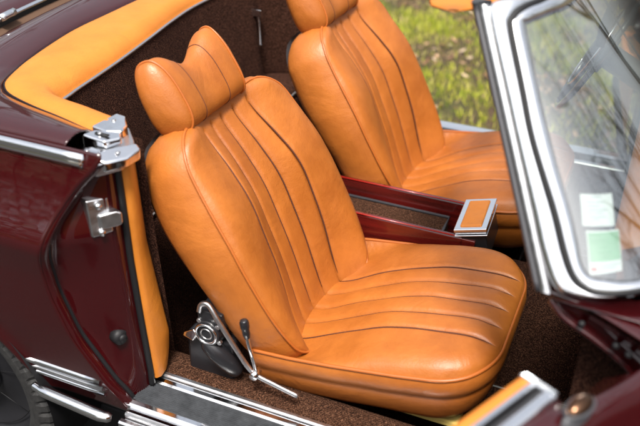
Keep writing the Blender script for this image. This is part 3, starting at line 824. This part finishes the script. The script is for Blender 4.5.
# rubber door seal along the rear of each pillar
for side in (0, 1):
    m_ = MB(); P = []
    for v in np.linspace(.0, 1.0, 30):
        p = SW(0.0, v); base = p + np.array((-.004, 0, 0))
        if side: base[1] = -base[1]
        sgn_y = -1 if side == 0 else 1
        P.append([base + np.array((-.008, sgn_y * -.006, 0)), base + np.array((-.0125, sgn_y * .002, 0)), base + np.array((-.018, sgn_y * .003, 0)), base + np.array((-.024, sgn_y * -.006, 0)), base + np.array((-.022, sgn_y * -.03, 0)), base + np.array((.006, sgn_y * -.03, 0))])
    m_.grid(P, closed_j=True); n_ = len(m_.v); m_.f.append(tuple(range(n_ - 6, n_))); m_.f.append(tuple(range(6)))
    m_.build('pillar_rubber', M['dkgrey'], wso)
    m_ = MB(); m_.grid([[np.array(p_) for p_ in (q[0] + np.array((.014, 0, 0)), q[0] + np.array((.012, sgn_y * .008, 0)), q[0] + np.array((-.002, sgn_y * .008, 0)), q[0] + np.array((-.0035, -sgn_y * .004, 0)))] for q in P]); m_.build('pillar_edge', M['satin'], wso)
# wing behind the near pillar foot: satin strip
# sun visors
for yc_, lbl in ((-.30, 0), (.30, 1)):
    m_ = MB(); P = []
    for i in range(17):
        u = -1 + i / 8; row = []
        for j in range(17):
            a = 2 * math.pi * j / 16
            ex = 1 - abs(u) ** 6
            rx = .068 * max(.15, ex ** .5); rz = .010 * max(.2, ex ** .5)
            row.append((.628 + math.cos(a) * rx, yc_ + u * .225, 1.272 + math.sin(a) * rz + .10 * (math.cos(a) * rx)))
        P.append(row[:-1])
    m_.grid(P, closed_j=True); m_.f.append(tuple(range(16))[::-1]); n_ = len(m_.v); m_.f.append(tuple(range(n_ - 16, n_)))
    m_.build('sun_visor', M['leather_rim'], car)
m_ = MB(); m_.tube([(1.08, 0, .90), (.90, 0, 1.10), (.75, 0, 1.29)], .003, 6); m_.box(.845, .865, -.10, .10, 1.10, 1.15); m_.build('rear_view_mirror', M['blackplastic'], car, bevel=.006)

# ---- dashboard
d_ = MB(); P = []
for y in np.linspace(-.52, .66, 30):
    P.append([(1.02 + .05 * math.cos(a), y, .845 + .045 * math.sin(a)) for a in np.linspace(R(270), R(-40), 16)])
d_.grid(P); d_.f.append(tuple(range(16)))
P = [[(1.02, y, .83), (1.04, y, .72), (1.10, y, .60), (1.16, y, .52)] for y in np.linspace(-.69, .69, 10)]
dashf = MB()
P = []
for y in np.linspace(-.69, .69, 20):
    w = math.sqrt(max(0, 1 - (y / .765) ** 4)); bx_ = .895 + .28 * w
    P.append([(bx_ - .01, y, .895), (1.03 if bx_ > 1.05 else bx_ - .02, y, .885), (.992 if bx_ > 1.03 else bx_ - .03, y, .865), (1.00, y, .80), (1.02, y, .70), (1.08, y, .62)])
dashf.grid(P, flip=True)
dash = dashf.build('dashboard', M['paint'], car)
d_.build('dash_pad', M['leather_rim'], dash)
# steering wheel with column, far side
sw = MB(); cw = Vector((.826, .37, .935)); ax_u = Vector((.45, 0, .893)).normalized(); ax_v = Vector((0, 1, 0))
sw.tube([tuple(cw + ax_u * (.185 * math.cos(a)) + ax_v * (.185 * math.sin(a))) for a in np.linspace(0, 2 * math.pi, 60, endpoint=False)], .008, 10, closed=True)
M['ivory'] = plain('dark_wheel_rim', (.03, .03, .032), .12, 0, 1)
swo = sw.build('steering_wheel', M['ivory'], car)
sw = MB(); sw.tube([tuple(cw + ax_v * s_ * .18) for s_ in (-1, 1)], .009, 8); sw.tube([tuple(cw - ax_u * .18), tuple(cw)], .009, 8)
nw = ax_u.cross(ax_v).normalized();  nw = nw if nw.x < 0 else -nw
sw.tube([tuple(cw + nw * .02), tuple(cw - nw * .03)], [.05, .055], 24); sw.tube([tuple(cw - nw * .03), tuple(cw - nw * .30)], .035, 16)
sw.build('wheel_hub', M['dkgrey'], swo)
sw = MB(); sw.tube([tuple(cw + ax_u * (.12 * math.cos(a)) + ax_v * (.12 * math.sin(a)) + nw * .012) for a in np.linspace(0, 2 * math.pi, 40, endpoint=False)], .003, 6, closed=True); sw.build('horn_ring', M['chrome'], swo)

# ---- A post and hinge channel
for side in (-1, 1):
    f1 = cat([(.893, .752, .886), (.93, .757, .882), (.98, .769, .876), (1.045, .801, .872), (1.075, .812, .868)], 6)
    f2 = cat([(.897, .742, .872), (.925, .748, .846), (.985, .752, .818), (1.045, .758, .782), (1.085, .765, .74), (1.11, .765, .55), (1.10, .75, .34)], 6)
    S_ = np.array((1, side, 1))
    m_ = MB(); nf = 25
    a = [np.array(p) for p in f1]; bpts = [np.array(p) for p in f2][:len(a)]
    m_.grid([[p * S_ for p in a], [(p * .8 + q * .2 + np.array((.012, -.012, -.012))) * S_ for p, q in zip(a, bpts)], [(p * .3 + q * .7 + np.array((.014, -.006, -.01))) * S_ for p, q in zip(a, bpts)], [q * S_ for q in bpts]], flip=side > 0)
    lowr = [np.array(p) for p in f2][len(a) - 1:]
    m_.grid([[p * S_ for p in lowr], [(p + np.array((.02, .06, 0))) * S_ for p in lowr]], flip=side > 0)
    po = m_.build('hinge_post', M['paint'], car)
    m_ = MB(); m_.tube([np.array(p) * S_ for p in f2], .0055, 8); m_.build('post_welt', M['paint'], po)
    for t in (.35, .62, .70, .85):
        m_ = MB()
        i = int(t * (len(a) - 1)); c_ = (a[i] * .55 + bpts[i] * .45 + np.array((.010, -.006, -.012))); m_.tube([(c_ + np.array((0, .012, .004))) * S_, (c_ + np.array((0, .0, -.004))) * S_], .006, 10); m_.build('post_hole', M['rubber'], po)  # black plug standing in for the dark inside of a hole

# ---- doors, open
def make_door(side, lbl, deg):
    ang = R(deg)
    H = np.array((1.02, -.86)); e = np.array((-math.cos(ang), -math.sin(ang))); nI = np.array((-math.sin(ang), math.cos(ang)))
    def D(s, t, z):
        p = H + e * s + nI * t; return (p[0], p[1] if side < 0 else -p[1], z)
    fl_ = side > 0
    S0 = .172
    ss = [S0 + .82 * i / 20 for i in range(21)]
    # outer skin with crown
    m_ = MB(); P = []
    for s in np.concatenate([np.linspace(-.03, S0, 10)[:-1], ss]):
        zt = .905 - .034 * sstep(S0, -.03, s)
        tin = .0 if s >= S0 - .001 else .062
        out = [(tin, zt - .004)]
        if s < S0 - .001: out = [(.050, .60), (.046, .72), (.030, .80)] if s < S0 - .015 else [(.058, zt - .03), (.050, zt - .012), (.03, zt - .008)]
        else: out = [(.004, zt - .03), (.003, zt - .008), (.0, zt - .003)]
        out += [(-.012, zt + (0 if s >= S0 - .016 else -.030)), (-.030, zt - .006), (-.045, zt - .020), (-.056, zt - .045), (-.066, zt - .085), (-.078, .76), (-.082, .65), (-.078, .50), (-.068, .36), (-.05, .25), (-.03, .22)]
        P.append([D(s, t, z) for t, z in out])
    m_.grid(P, flip=not fl_)
    # hinge end face and latch end face
    for s_, fl2 in ((-.03, fl_), (ss[-1], not fl_)):
        zt = .905 if s_ > 0 else .877
        poly = [D(s_, t, z) for t, z in ((.046 if s_ < 0 else .056, .72 if s_ < 0 else zt - .008), (-.030, zt - .006), (-.056, zt - .045), (-.078, .76), (-.082, .65), (-.078, .5), (-.05, .25), (.04, .25), (.056, .5))]
        m_.f.append(tuple(range(len(m_.v), len(m_.v) + len(poly)))); m_.v += poly
    dr = m_.build('door', M['paint'], car); dr['label'] = lbl
    # inner panel with leather and lower carpet
    m_ = MB(); P = []
    for s in ss: P.append([D(s, t, z) for t, z in ((.0445, .903), (.052, .906), (.060, .903), (.066, .893), (.070, .87), (.072, .80), (.074, .62), (.070, .50), (.066, .40))])
    m_.grid(P, flip=fl_)
    m_.build('door_panel', M['leather_rim'], dr)
    m_ = MB(); m_.grid([[D(s, .052, z) for z in (.70, .62, .40)] for s in (-.028, .1, S0 + .002)], flip=fl_); m_.build('hinge_side_panel', M['paint'], dr)
    m_ = MB(); m_.grid([[D(s, t, z) for t, z in ((.066, .42), (.068, .30), (.05, .23))] for s in np.linspace(-.02, ss[-1], 10)], flip=fl_); m_.build('lower_panel', M['carpet'], dr)
    def bar(name, t0, t1, zt, mat, s0=S0, h=.006, endcap=True):
        q = MB(); pf = [(t0, zt - .02), (t0, zt + h * .5), (t0 * .8 + t1 * .2, zt + h), (t0 * .2 + t1 * .8, zt + h), (t1, zt + h * .5), (t1, zt - .02)]
        q.grid([[D(s, t, z) for t, z in pf] for s in (s0, .5, ss[-1])], flip=fl_); q.f.append(tuple(range(6))); q.f.append(tuple(range(12, 18)))
        return q.build(name, mat, dr, smooth=False, bevel=.0015)
    bar('inner_belt_trim', .0435, .034, .902, M['chrome'])
    bar('window_slot', .0335, .019, .888, M['rubber'])
    bar('outer_belt_trim', .0185, -.001, .903, M['frame'], S0 - .002, .008)
    bar('slot_seal', .0245, .0215, .899, M['dkgrey'])
    # chrome end cap
    q = MB(); q.prism([D(S0 - .014, .060, .906), D(S0 - .014, .003, .905), D(S0 + .006, .002, .913), D(S0 + .006, .030, .913), D(S0 + .003, .062, .911)], [D(S0 - .014, .060, .885), D(S0 - .014, .003, .885), D(S0 + .006, .002, .885), D(S0 + .006, .030, .885), D(S0 + .003, .062, .885)])
    q.build('trim_end_cap', M['chrome'], dr, smooth=False, bevel=.003)
    # mirror : foot, shell, glass
    q = MB()
    cx = .170
    foot = [(cx + .032 * math.cos(a), -.034 + .010 * math.sin(a)) for a in np.linspace(0, 2 * math.pi, 24, endpoint=False)]
    q.grid([[D(cx + (s - cx) * k, -.030 + (t + .030) * k, z) for s, t in foot] for k, z in ((1.15, .890), (1.1, .900), (.9, .908), (.6, .912))], closed_j=True)
    mo = q.build('side_mirror', M['vinyl'], dr)
    q = MB(); Cm = (cx - .004, -.034, .912)
    rows = []
    for k in range(9):
        ph = math.pi * k / 16
        rows.append([D(Cm[0] + .027 * math.cos(a) * math.cos(ph), Cm[1] + .013 * math.sin(a) * math.cos(ph), Cm[2] + .014 * math.sin(ph)) for a in np.linspace(0, 2 * math.pi, 28, endpoint=False)])
    q.grid(rows, closed_j=True); q.f.append(tuple(range(28))[::-1]); q.build('mirror_shell', plain('chrome_tan_reflection', (.16, .085, .05), .22, 1), mo)  # brown tint puts the reflected tan leather into the chrome colour
    q = MB(); q.tube([D(Cm[0] + .028 * math.cos(a), Cm[1] + .0145 * math.sin(a), Cm[2] - .001) for a in np.linspace(0, 2 * math.pi, 30, endpoint=False)], .0025, 8, closed=True); q.build('mirror_rim', M['dkgrey'], mo)
    # inner furniture: pull handle and window crank
    q = MB(); q.tube(cat([D(.30, .072, .66), D(.31, .10, .665), D(.42, .11, .67), D(.53, .10, .665), D(.54, .072, .66)], 4), .012, 8); q.build('pull_handle', M['leather_rim'], dr)
    q = MB(); q.tube([D(.25, .07, .60), D(.25, .095, .60)], .012, 12); q.tube([D(.25, .092, .60), D(.33, .097, .58)], .006, 8); q.tube([D(.33, .092, .58), D(.33, .125, .58)], .009, 10); q.build('window_crank', M['chrome'], dr)
    for z_ in (.70, .40):
        q = MB(); q.tube([D(-.03, .0, z_), D(-.075, .01, z_)], .014, 8); q.build('door_hinge', M['paint'], dr)
    return dr
make_door(-1, 'open burgundy door nearest the camera', 64.5)
make_door(1, 'open burgundy door on the far side', 82)

# ------------------------------------------------------------------ cards behind the windscreen (things of their own)
def card(name, th_v, e, mat, lbl, cat_):
    (a, b, c, d) = [np.array(q) for q in th_v]     # tl tr br bl
    base = W((b + c) / 2, -.006 - e)
    base = (W(c, -e) + W(d, -e)) / 2
    root = bpy.data.objects.new(name, None); col.objects.link(root); root.location = base
    root['label'] = lbl; root['category'] = cat_
    def at(u, v, ee): q = (a * (1 - u) + b * u) * (1 - v) + (d * (1 - u) + c * u) * v; return W(q, -e + ee)
    def sheet(nm, u0, u1, v0, v1, ee, mt, par, th=.0006):
        m_ = MB(); k = 7
        m_.grid([[at(u0 + (u1 - u0) * i / k, v0 + (v1 - v0) * j / k, ee) for j in range(k + 1)] for i in range(k + 1)])
        m_.grid([[at(u0 + (u1 - u0) * i / k, v0 + (v1 - v0) * j / k, ee - th) for j in range(k + 1)] for i in range(k + 1)], flip=True)
        return link(nm, m_.v, m_.f, mt, par)
    return root, sheet
r1, sh = card('paper_card', [(.290, .353), (.46, .334), (.403, .234), (.2456, .248)], .008, None, 'white paper card with faint grey lines behind the windscreen glass', 'paper card')
p1 = sh('card_sheet', 0, 1, 0, 1, 0, M['white_paper'], r1)
for v, u0_, u1_ in ((.07, .34, .66), (.24, .12, .40), (.24, .46, .70), (.36, .12, .55), (.48, .12, .80), (.58, .12, .34), (.58, .40, .66), (.70, .12, .74), (.80, .12, .50), (.88, .12, .30)):
    sh('print_line', u0_, u1_, v, v + .022, .0006, M['ink_grey'], p1, .0002)
r2, sh = card('permit_sleeve', [(.252, .231), (.415, .221), (.352, .092), (.20, .084)], .008, None, 'green and white permit with a red mark tucked below the white card', 'permit')
p2 = sh('white_permit', 0, 1, 0, 1, 0, M['white_paper'], r2)
g2 = sh('green_permit', .03, .97, .04, .72, .001, M['green_paper'], r2)
sh('print_bar', .08, .40, .10, .125, .0016, M['ink_green'], g2, .0002); sh('print_bar', .08, .55, .22, .24, .0016, M['ink_green'], g2, .0002)
sh('print_bar', .08, .92, .29, .297, .0016, M['ink_green'], g2, .0002); sh('print_bar', .36, .60, .38, .40, .0016, M['ink_green'], g2, .0002)
sh('print_bar', .30, .68, .50, .53, .0016, M['ink_green'], g2, .0002); sh('print_bar', .40, .62, .60, .63, .0016, M['ink_green'], g2, .0002)
sh('red_mark', .05, .22, .83, .93, .0012, M['ink_red'], p2, .0002); sh('print_line', .30, .90, .80, .82, .0012, M['ink_grey'], p2, .0002); sh('print_line', .30, .80, .87, .89, .0012, M['ink_grey'], p2, .0002)

# ------------------------------------------------------------------ setting
def groundm():
    m, nt, b = newmat('lawn_soil'); n = noise(nt, 1.3, 8, .7, 'Object'); n2 = noise(nt, 22, 6, .7, 'Object')
    r = ramp(nt, n.outputs['Fac'], [(.35, (.08, .09, .018)), (.5, (.09, .065, .025)), (.62, (.10, .055, .03))])
    r2 = ramp(nt, n2.outputs['Fac'], [(.35, (.45, .45, .4)), (.65, (1, 1, 1))])
    mx = N(nt, 'ShaderNodeMixRGB', blend_type='MULTIPLY'); mx.inputs['Fac'].default_value = .8
    nt.links.new(r.outputs['Color'], mx.inputs['Color1']); nt.links.new(r2.outputs['Color'], mx.inputs['Color2']); nt.links.new(mx.outputs['Color'], b.inputs['Base Color'])
    b.inputs['Roughness'].default_value = 1; bump(nt, b, n2.outputs['Fac'], 1, .05); return m
def asphaltm():
    m, nt, b = newmat('asphalt'); n = noise(nt, 160, 4, .8); r = ramp(nt, n.outputs['Fac'], [(.35, (.012, .0115, .011)), (.55, (.030, .029, .027)), (.72, (.10, .095, .085))])
    nt.links.new(r.outputs['Color'], b.inputs['Base Color']); b.inputs['Roughness'].default_value = .9; bump(nt, b, n.outputs['Fac'], 1, .01); return m
g = MB(); g.grid([[(x, y, GZ - .004) for y in (-400, -60, -10, 10, 60, 400)] for x in (-400, -60, -10, 10, 60, 400)], flip=True); g.build('ground', groundm(), None, kind='structure')
g = MB(); g.grid([[(x, y, GZ) for y in (-7.6, -2, 1.12)] for x in (-60, -5, 5, 60)], flip=True); g.build('road', asphaltm(), None, kind='structure')
# lawn
gb = MB(); V = gb.v; Fc = gb.f
rng = np.random.default_rng(3)
from mathutils import noise as mn
def clump(x, y):
    a = mn.fractal(Vector((x * 2.1, y * 2.1, 3.3)), 1, 2, 4)
    return min(1, max(0, .5 + .75 * a))
cnt = 0
for _ in range(120000):
    x = rng.uniform(-2.2, 3.2); y = rng.uniform(1.15, 6.2)
    c = clump(x, y)
    if rng.random() > .04 + 1.1 * c ** 1.6: continue
    if x > 1.6 and rng.random() > .5: continue
    hgt = rng.uniform(.02, .05) * (.6 + .8 * c); a = rng.uniform(0, 6.283); b_ = rng.uniform(0, 6.283); w_ = rng.uniform(.0018, .0035); lean = rng.uniform(.1, .9) * hgt
    dx, dy = math.cos(a) * w_, math.sin(a) * w_; lx, ly = math.cos(b_) * lean, math.sin(b_) * lean
    k = len(V); V += [(x - dx, y - dy, GZ), (x + dx, y + dy, GZ), (x + lx * .5 + dx * .7, y + ly * .5 + dy * .7, GZ + hgt * .65), (x + lx * .5 - dx * .7, y + ly * .5 - dy * .7, GZ + hgt * .65), (x + lx, y + ly, GZ + hgt)]
    Fc += [(k, k + 1, k + 2, k + 3), (k + 3, k + 2, k + 4)]
gb.build('grass', M['blade'], None, smooth=False, kind='stuff')
lf = MB()
for _ in range(16000):
    x = rng.uniform(-2.2, 3.0); y = rng.uniform(1.15, 6.0)
    if rng.random() < clump(x, y) * 1.9: continue
    s_ = rng.uniform(.008, .028); a = rng.uniform(0, 6.283); tz = rng.uniform(-.4, .4); z = GZ + rng.uniform(.004, .03)
    ca, sa = math.cos(a), math.sin(a); pts = [(-1, 0, .1), (-.3, .5, 0), (.4, .45, .1), (1, 0, .35), (.4, -.45, .05), (-.3, -.5, .15)]
    k = len(lf.v); lf.v += [(x + (px * ca - py * sa) * s_, y + (px * sa + py * ca) * s_, z + (pz + px * tz) * s_) for px, py, pz in pts]; lf.f.append(tuple(range(k, k + 6)))
lf.build('fallen_leaves', M['litter'], None, smooth=False, kind='stuff')

# trees around the car; they are seen as reflections in the glass and the paint
def tree(x, y, H, seed, lbl, leaves=0):
    rd = random.Random(seed)
    root = bpy.data.objects.new('tree', None); col.objects.link(root); root.location = (x, y, GZ); root['label'] = lbl; root['category'] = 'tree'; root['group'] = 'trees around the parked car'
    tr = MB(); br_ = MB(); lv_ = MB()
    def grow(p, d, L, r_, lvl, mbk):
        pts = [p]; q = p.copy(); dd = d.copy(); rr = [r_]
        nseg = 5 if lvl < 2 else 3
        for i in range(nseg):
            dd = (dd + Vector((rd.uniform(-1, 1), rd.uniform(-1, 1), rd.uniform(-.4, .9))) * .14).normalized(); q = q + dd * (L / nseg); pts.append(q.copy()); rr.append(r_ * (1 - .6 * (i + 1) / nseg))
        mbk.tube([tuple(v) for v in pts], rr, 6 if lvl < 2 else 4, cap=False)
        if lvl >= 4:
            if leaves:
                for _ in range(leaves):
                    c = pts[-1] + Vector((rd.gauss(0, .22), rd.gauss(0, .22), rd.gauss(0, .18))); s_ = rd.uniform(.05, .11)
                    a_, b_ = Vector((rd.gauss(0, 1), rd.gauss(0, 1), rd.gauss(0, 1))).normalized(), Vector((rd.gauss(0, 1), rd.gauss(0, 1), rd.gauss(0, 1))).normalized()
                    k = len(lv_.v); lv_.v += [tuple(c - a_ * s_), tuple(c + b_ * s_ * .5), tuple(c + a_ * s_), tuple(c - b_ * s_ * .5)]; lv_.f.append((k, k + 1, k + 2, k + 3))
            return
        for k in range({0: 6, 1: 4, 2: 4, 3: 3}[lvl]):
            i = rd.randint(max(1, len(pts) // 2 - (lvl > 0)), len(pts) - 1); ax = dd.orthogonal().normalized(); ax.rotate(Matrix.Rotation(rd.uniform(0, 6.28), 3, dd))
            nd = (dd * .75 + ax * rd.uniform(.5, .95)).normalized(); grow(pts[i], nd, L * rd.uniform(.5, .75), rr[i] * .62, lvl + 1, br_)
    grow(Vector((x, y, GZ)), Vector((0, 0, 1)), H * .42, H * .02, 0, tr)
    tr.build('trunk', M['bark'], root); br_.build('crown', M['bark'], root)
    if leaves: lv_.build('foliage', M['leaf'], root, smooth=False)
tree(6.6, 3.6, 8.5, 1, 'bare dark tree mirrored across the middle of the windscreen')
tree(4.8, 1.1, 6.5, 31, 'near bare tree mirrored boldly down the left of the windscreen')
tree(8.8, .6, 9.5, 12, 'taller bare tree mirrored low in the windscreen near the cards')
tree(5.0, 7.0, 9, 3, 'bare tree mirrored high in the windscreen by its top corner')
tree(4.4, 12.5, 10, 4, 'far bare tree mirrored beside the steering wheel')
tree(10.5, 8.5, 11, 2, 'far broad bare tree mirrored at the right edge of the windscreen')
def added_hedge(x0, x1, y0, y1, H, lbl):  # added out-of-view foliage that darkens what the burgundy wing mirrors
    rd = np.random.default_rng(9); root = bpy.data.objects.new('added_hedge', None); col.objects.link(root); root.location = ((x0 + x1) / 2, (y0 + y1) / 2, GZ)
    root['label'] = lbl; root['category'] = 'added_hedge'
    m_ = MB()
    for _ in range(16000):
        x = rd.uniform(x0, x1); t = rd.uniform(-1, 1); top = H * (.86 + .12 * math.sin(x * 1.7) + .08 * math.sin(x * 4.3))
        z = top * rd.uniform(0, 1) ** .7; y = (y0 + y1) / 2 + t * (y1 - y0) / 2
        a = rd.normal(size=3); a /= np.linalg.norm(a); b = np.cross(a, rd.normal(size=3)); b /= np.linalg.norm(b); q = rd.uniform(.05, .11); c = np.array((x, y, GZ + z))
        k = len(m_.v); m_.v += [tuple(c - a * q), tuple(c + b * q * .5), tuple(c + a * q), tuple(c - b * q * .5)]; m_.f.append((k, k + 1, k + 2, k + 3))
    o = link('foliage', m_.v, m_.f, M['leaf'], root, False); o.location = -root.location
    m_ = MB()
    for x in np.arange(x0 + .3, x1, .9): m_.tube([(x, (y0 + y1) / 2, GZ), (x + .1, (y0 + y1) / 2, GZ + H * .7)], [.05, .02], 6)
    o = link('stem', m_.v, m_.f, M['bark'], root, True); o.location = -root.location; o['kind'] = 'stuff'
added_hedge(-17, -1.6, -9.4, -8.2, 4.0, 'unseen tall bank of dark green leaves, added to darken reflections in the burgundy wing')
tree(-3.5, -11, 8, 5, 'leafy tree mirrored dark in the burgundy rear wing', 7)
tree(-6.0, 6.5, 9, 21, 'bare tree mirrored in the burgundy deck behind the cockpit')
tree(-9.5, 4.5, 9, 22, 'bare tree mirrored in the lid behind the roof slot')
tree(-9.5, -9, 9, 6, 'leafy tree mirrored in the rear edge of the wing', 7)
tree(3.5, -12, 9, 8, 'leafy tree mirrored in the chrome sill strips', 7)

# ------------------------------------------------------------------ light, sky, camera
SUN_EL, SUN_AZ = 64, 288      # azimuth in degrees from +x, anticlockwise
w = bpy.data.worlds.new('World'); scene.world = w; w.use_nodes = True
nt = w.node_tree; bg = nt.nodes['Background']; sky = nt.nodes.new('ShaderNodeTexSky'); sky.sky_type = 'NISHITA'; sky.sun_disc = False
sky.sun_elevation = R(SUN_EL); sky.sun_rotation = R(90 - SUN_AZ); sky.dust_density = 6; sky.air_density = 1.2
hs_ = nt.nodes.new('ShaderNodeHueSaturation'); hs_.inputs['Saturation'].default_value = .35
nt.links.new(sky.outputs[0], hs_.inputs['Color']); nt.links.new(hs_.outputs[0], bg.inputs['Color']); bg.inputs['Strength'].default_value = .12
sl = bpy.data.lights.new('sun', 'SUN'); sl.energy = 3.0; sl.angle = R(11); sl.color = (1, .95, .88)
so = bpy.data.objects.new('sun', sl); col.objects.link(so)
dv = Vector((math.cos(R(SUN_EL)) * math.cos(R(SUN_AZ)), math.cos(R(SUN_EL)) * math.sin(R(SUN_AZ)), math.sin(R(SUN_EL))))
so.rotation_euler = dv.to_track_quat('Z', 'Y').to_euler(); so.location = dv * 10

cam = bpy.data.cameras.new('camera'); co_ = bpy.data.objects.new('camera', cam); col.objects.link(co_)
yaw, pit, rol = R(22.8), R(31.3), R(.9)
fw = Vector((-math.sin(yaw) * math.cos(pit), math.cos(yaw) * math.cos(pit), -math.sin(pit))); r_ = Vector((math.cos(yaw), math.sin(yaw), 0)); u_ = r_.cross(fw)
r2 = r_ * math.cos(rol) + u_ * math.sin(rol); u2 = -r_ * math.sin(rol) + u_ * math.cos(rol)
mw = Matrix((( r2.x, u2.x, -fw.x, .97), (r2.y, u2.y, -fw.y, -1.93), (r2.z, u2.z, -fw.z, 1.72), (0, 0, 0, 1)))
co_.matrix_world = mw
cam.sensor_width = 36; cam.lens = 827 / 640 * 36; cam.clip_start = .05; cam.clip_end = 1500
cam.dof.use_dof = True; cam.dof.focus_distance = 2.05; cam.dof.aperture_fstop = 2.3
scene.camera = co_
scene.view_settings.view_transform = 'Standard'; scene.view_settings.look = 'None'; scene.view_settings.exposure = 1.05; scene.view_settings.gamma = 1
scene.view_settings.use_curve_mapping = False
scene.cycles.max_bounces = 8; scene.cycles.transparent_max_bounces = 12
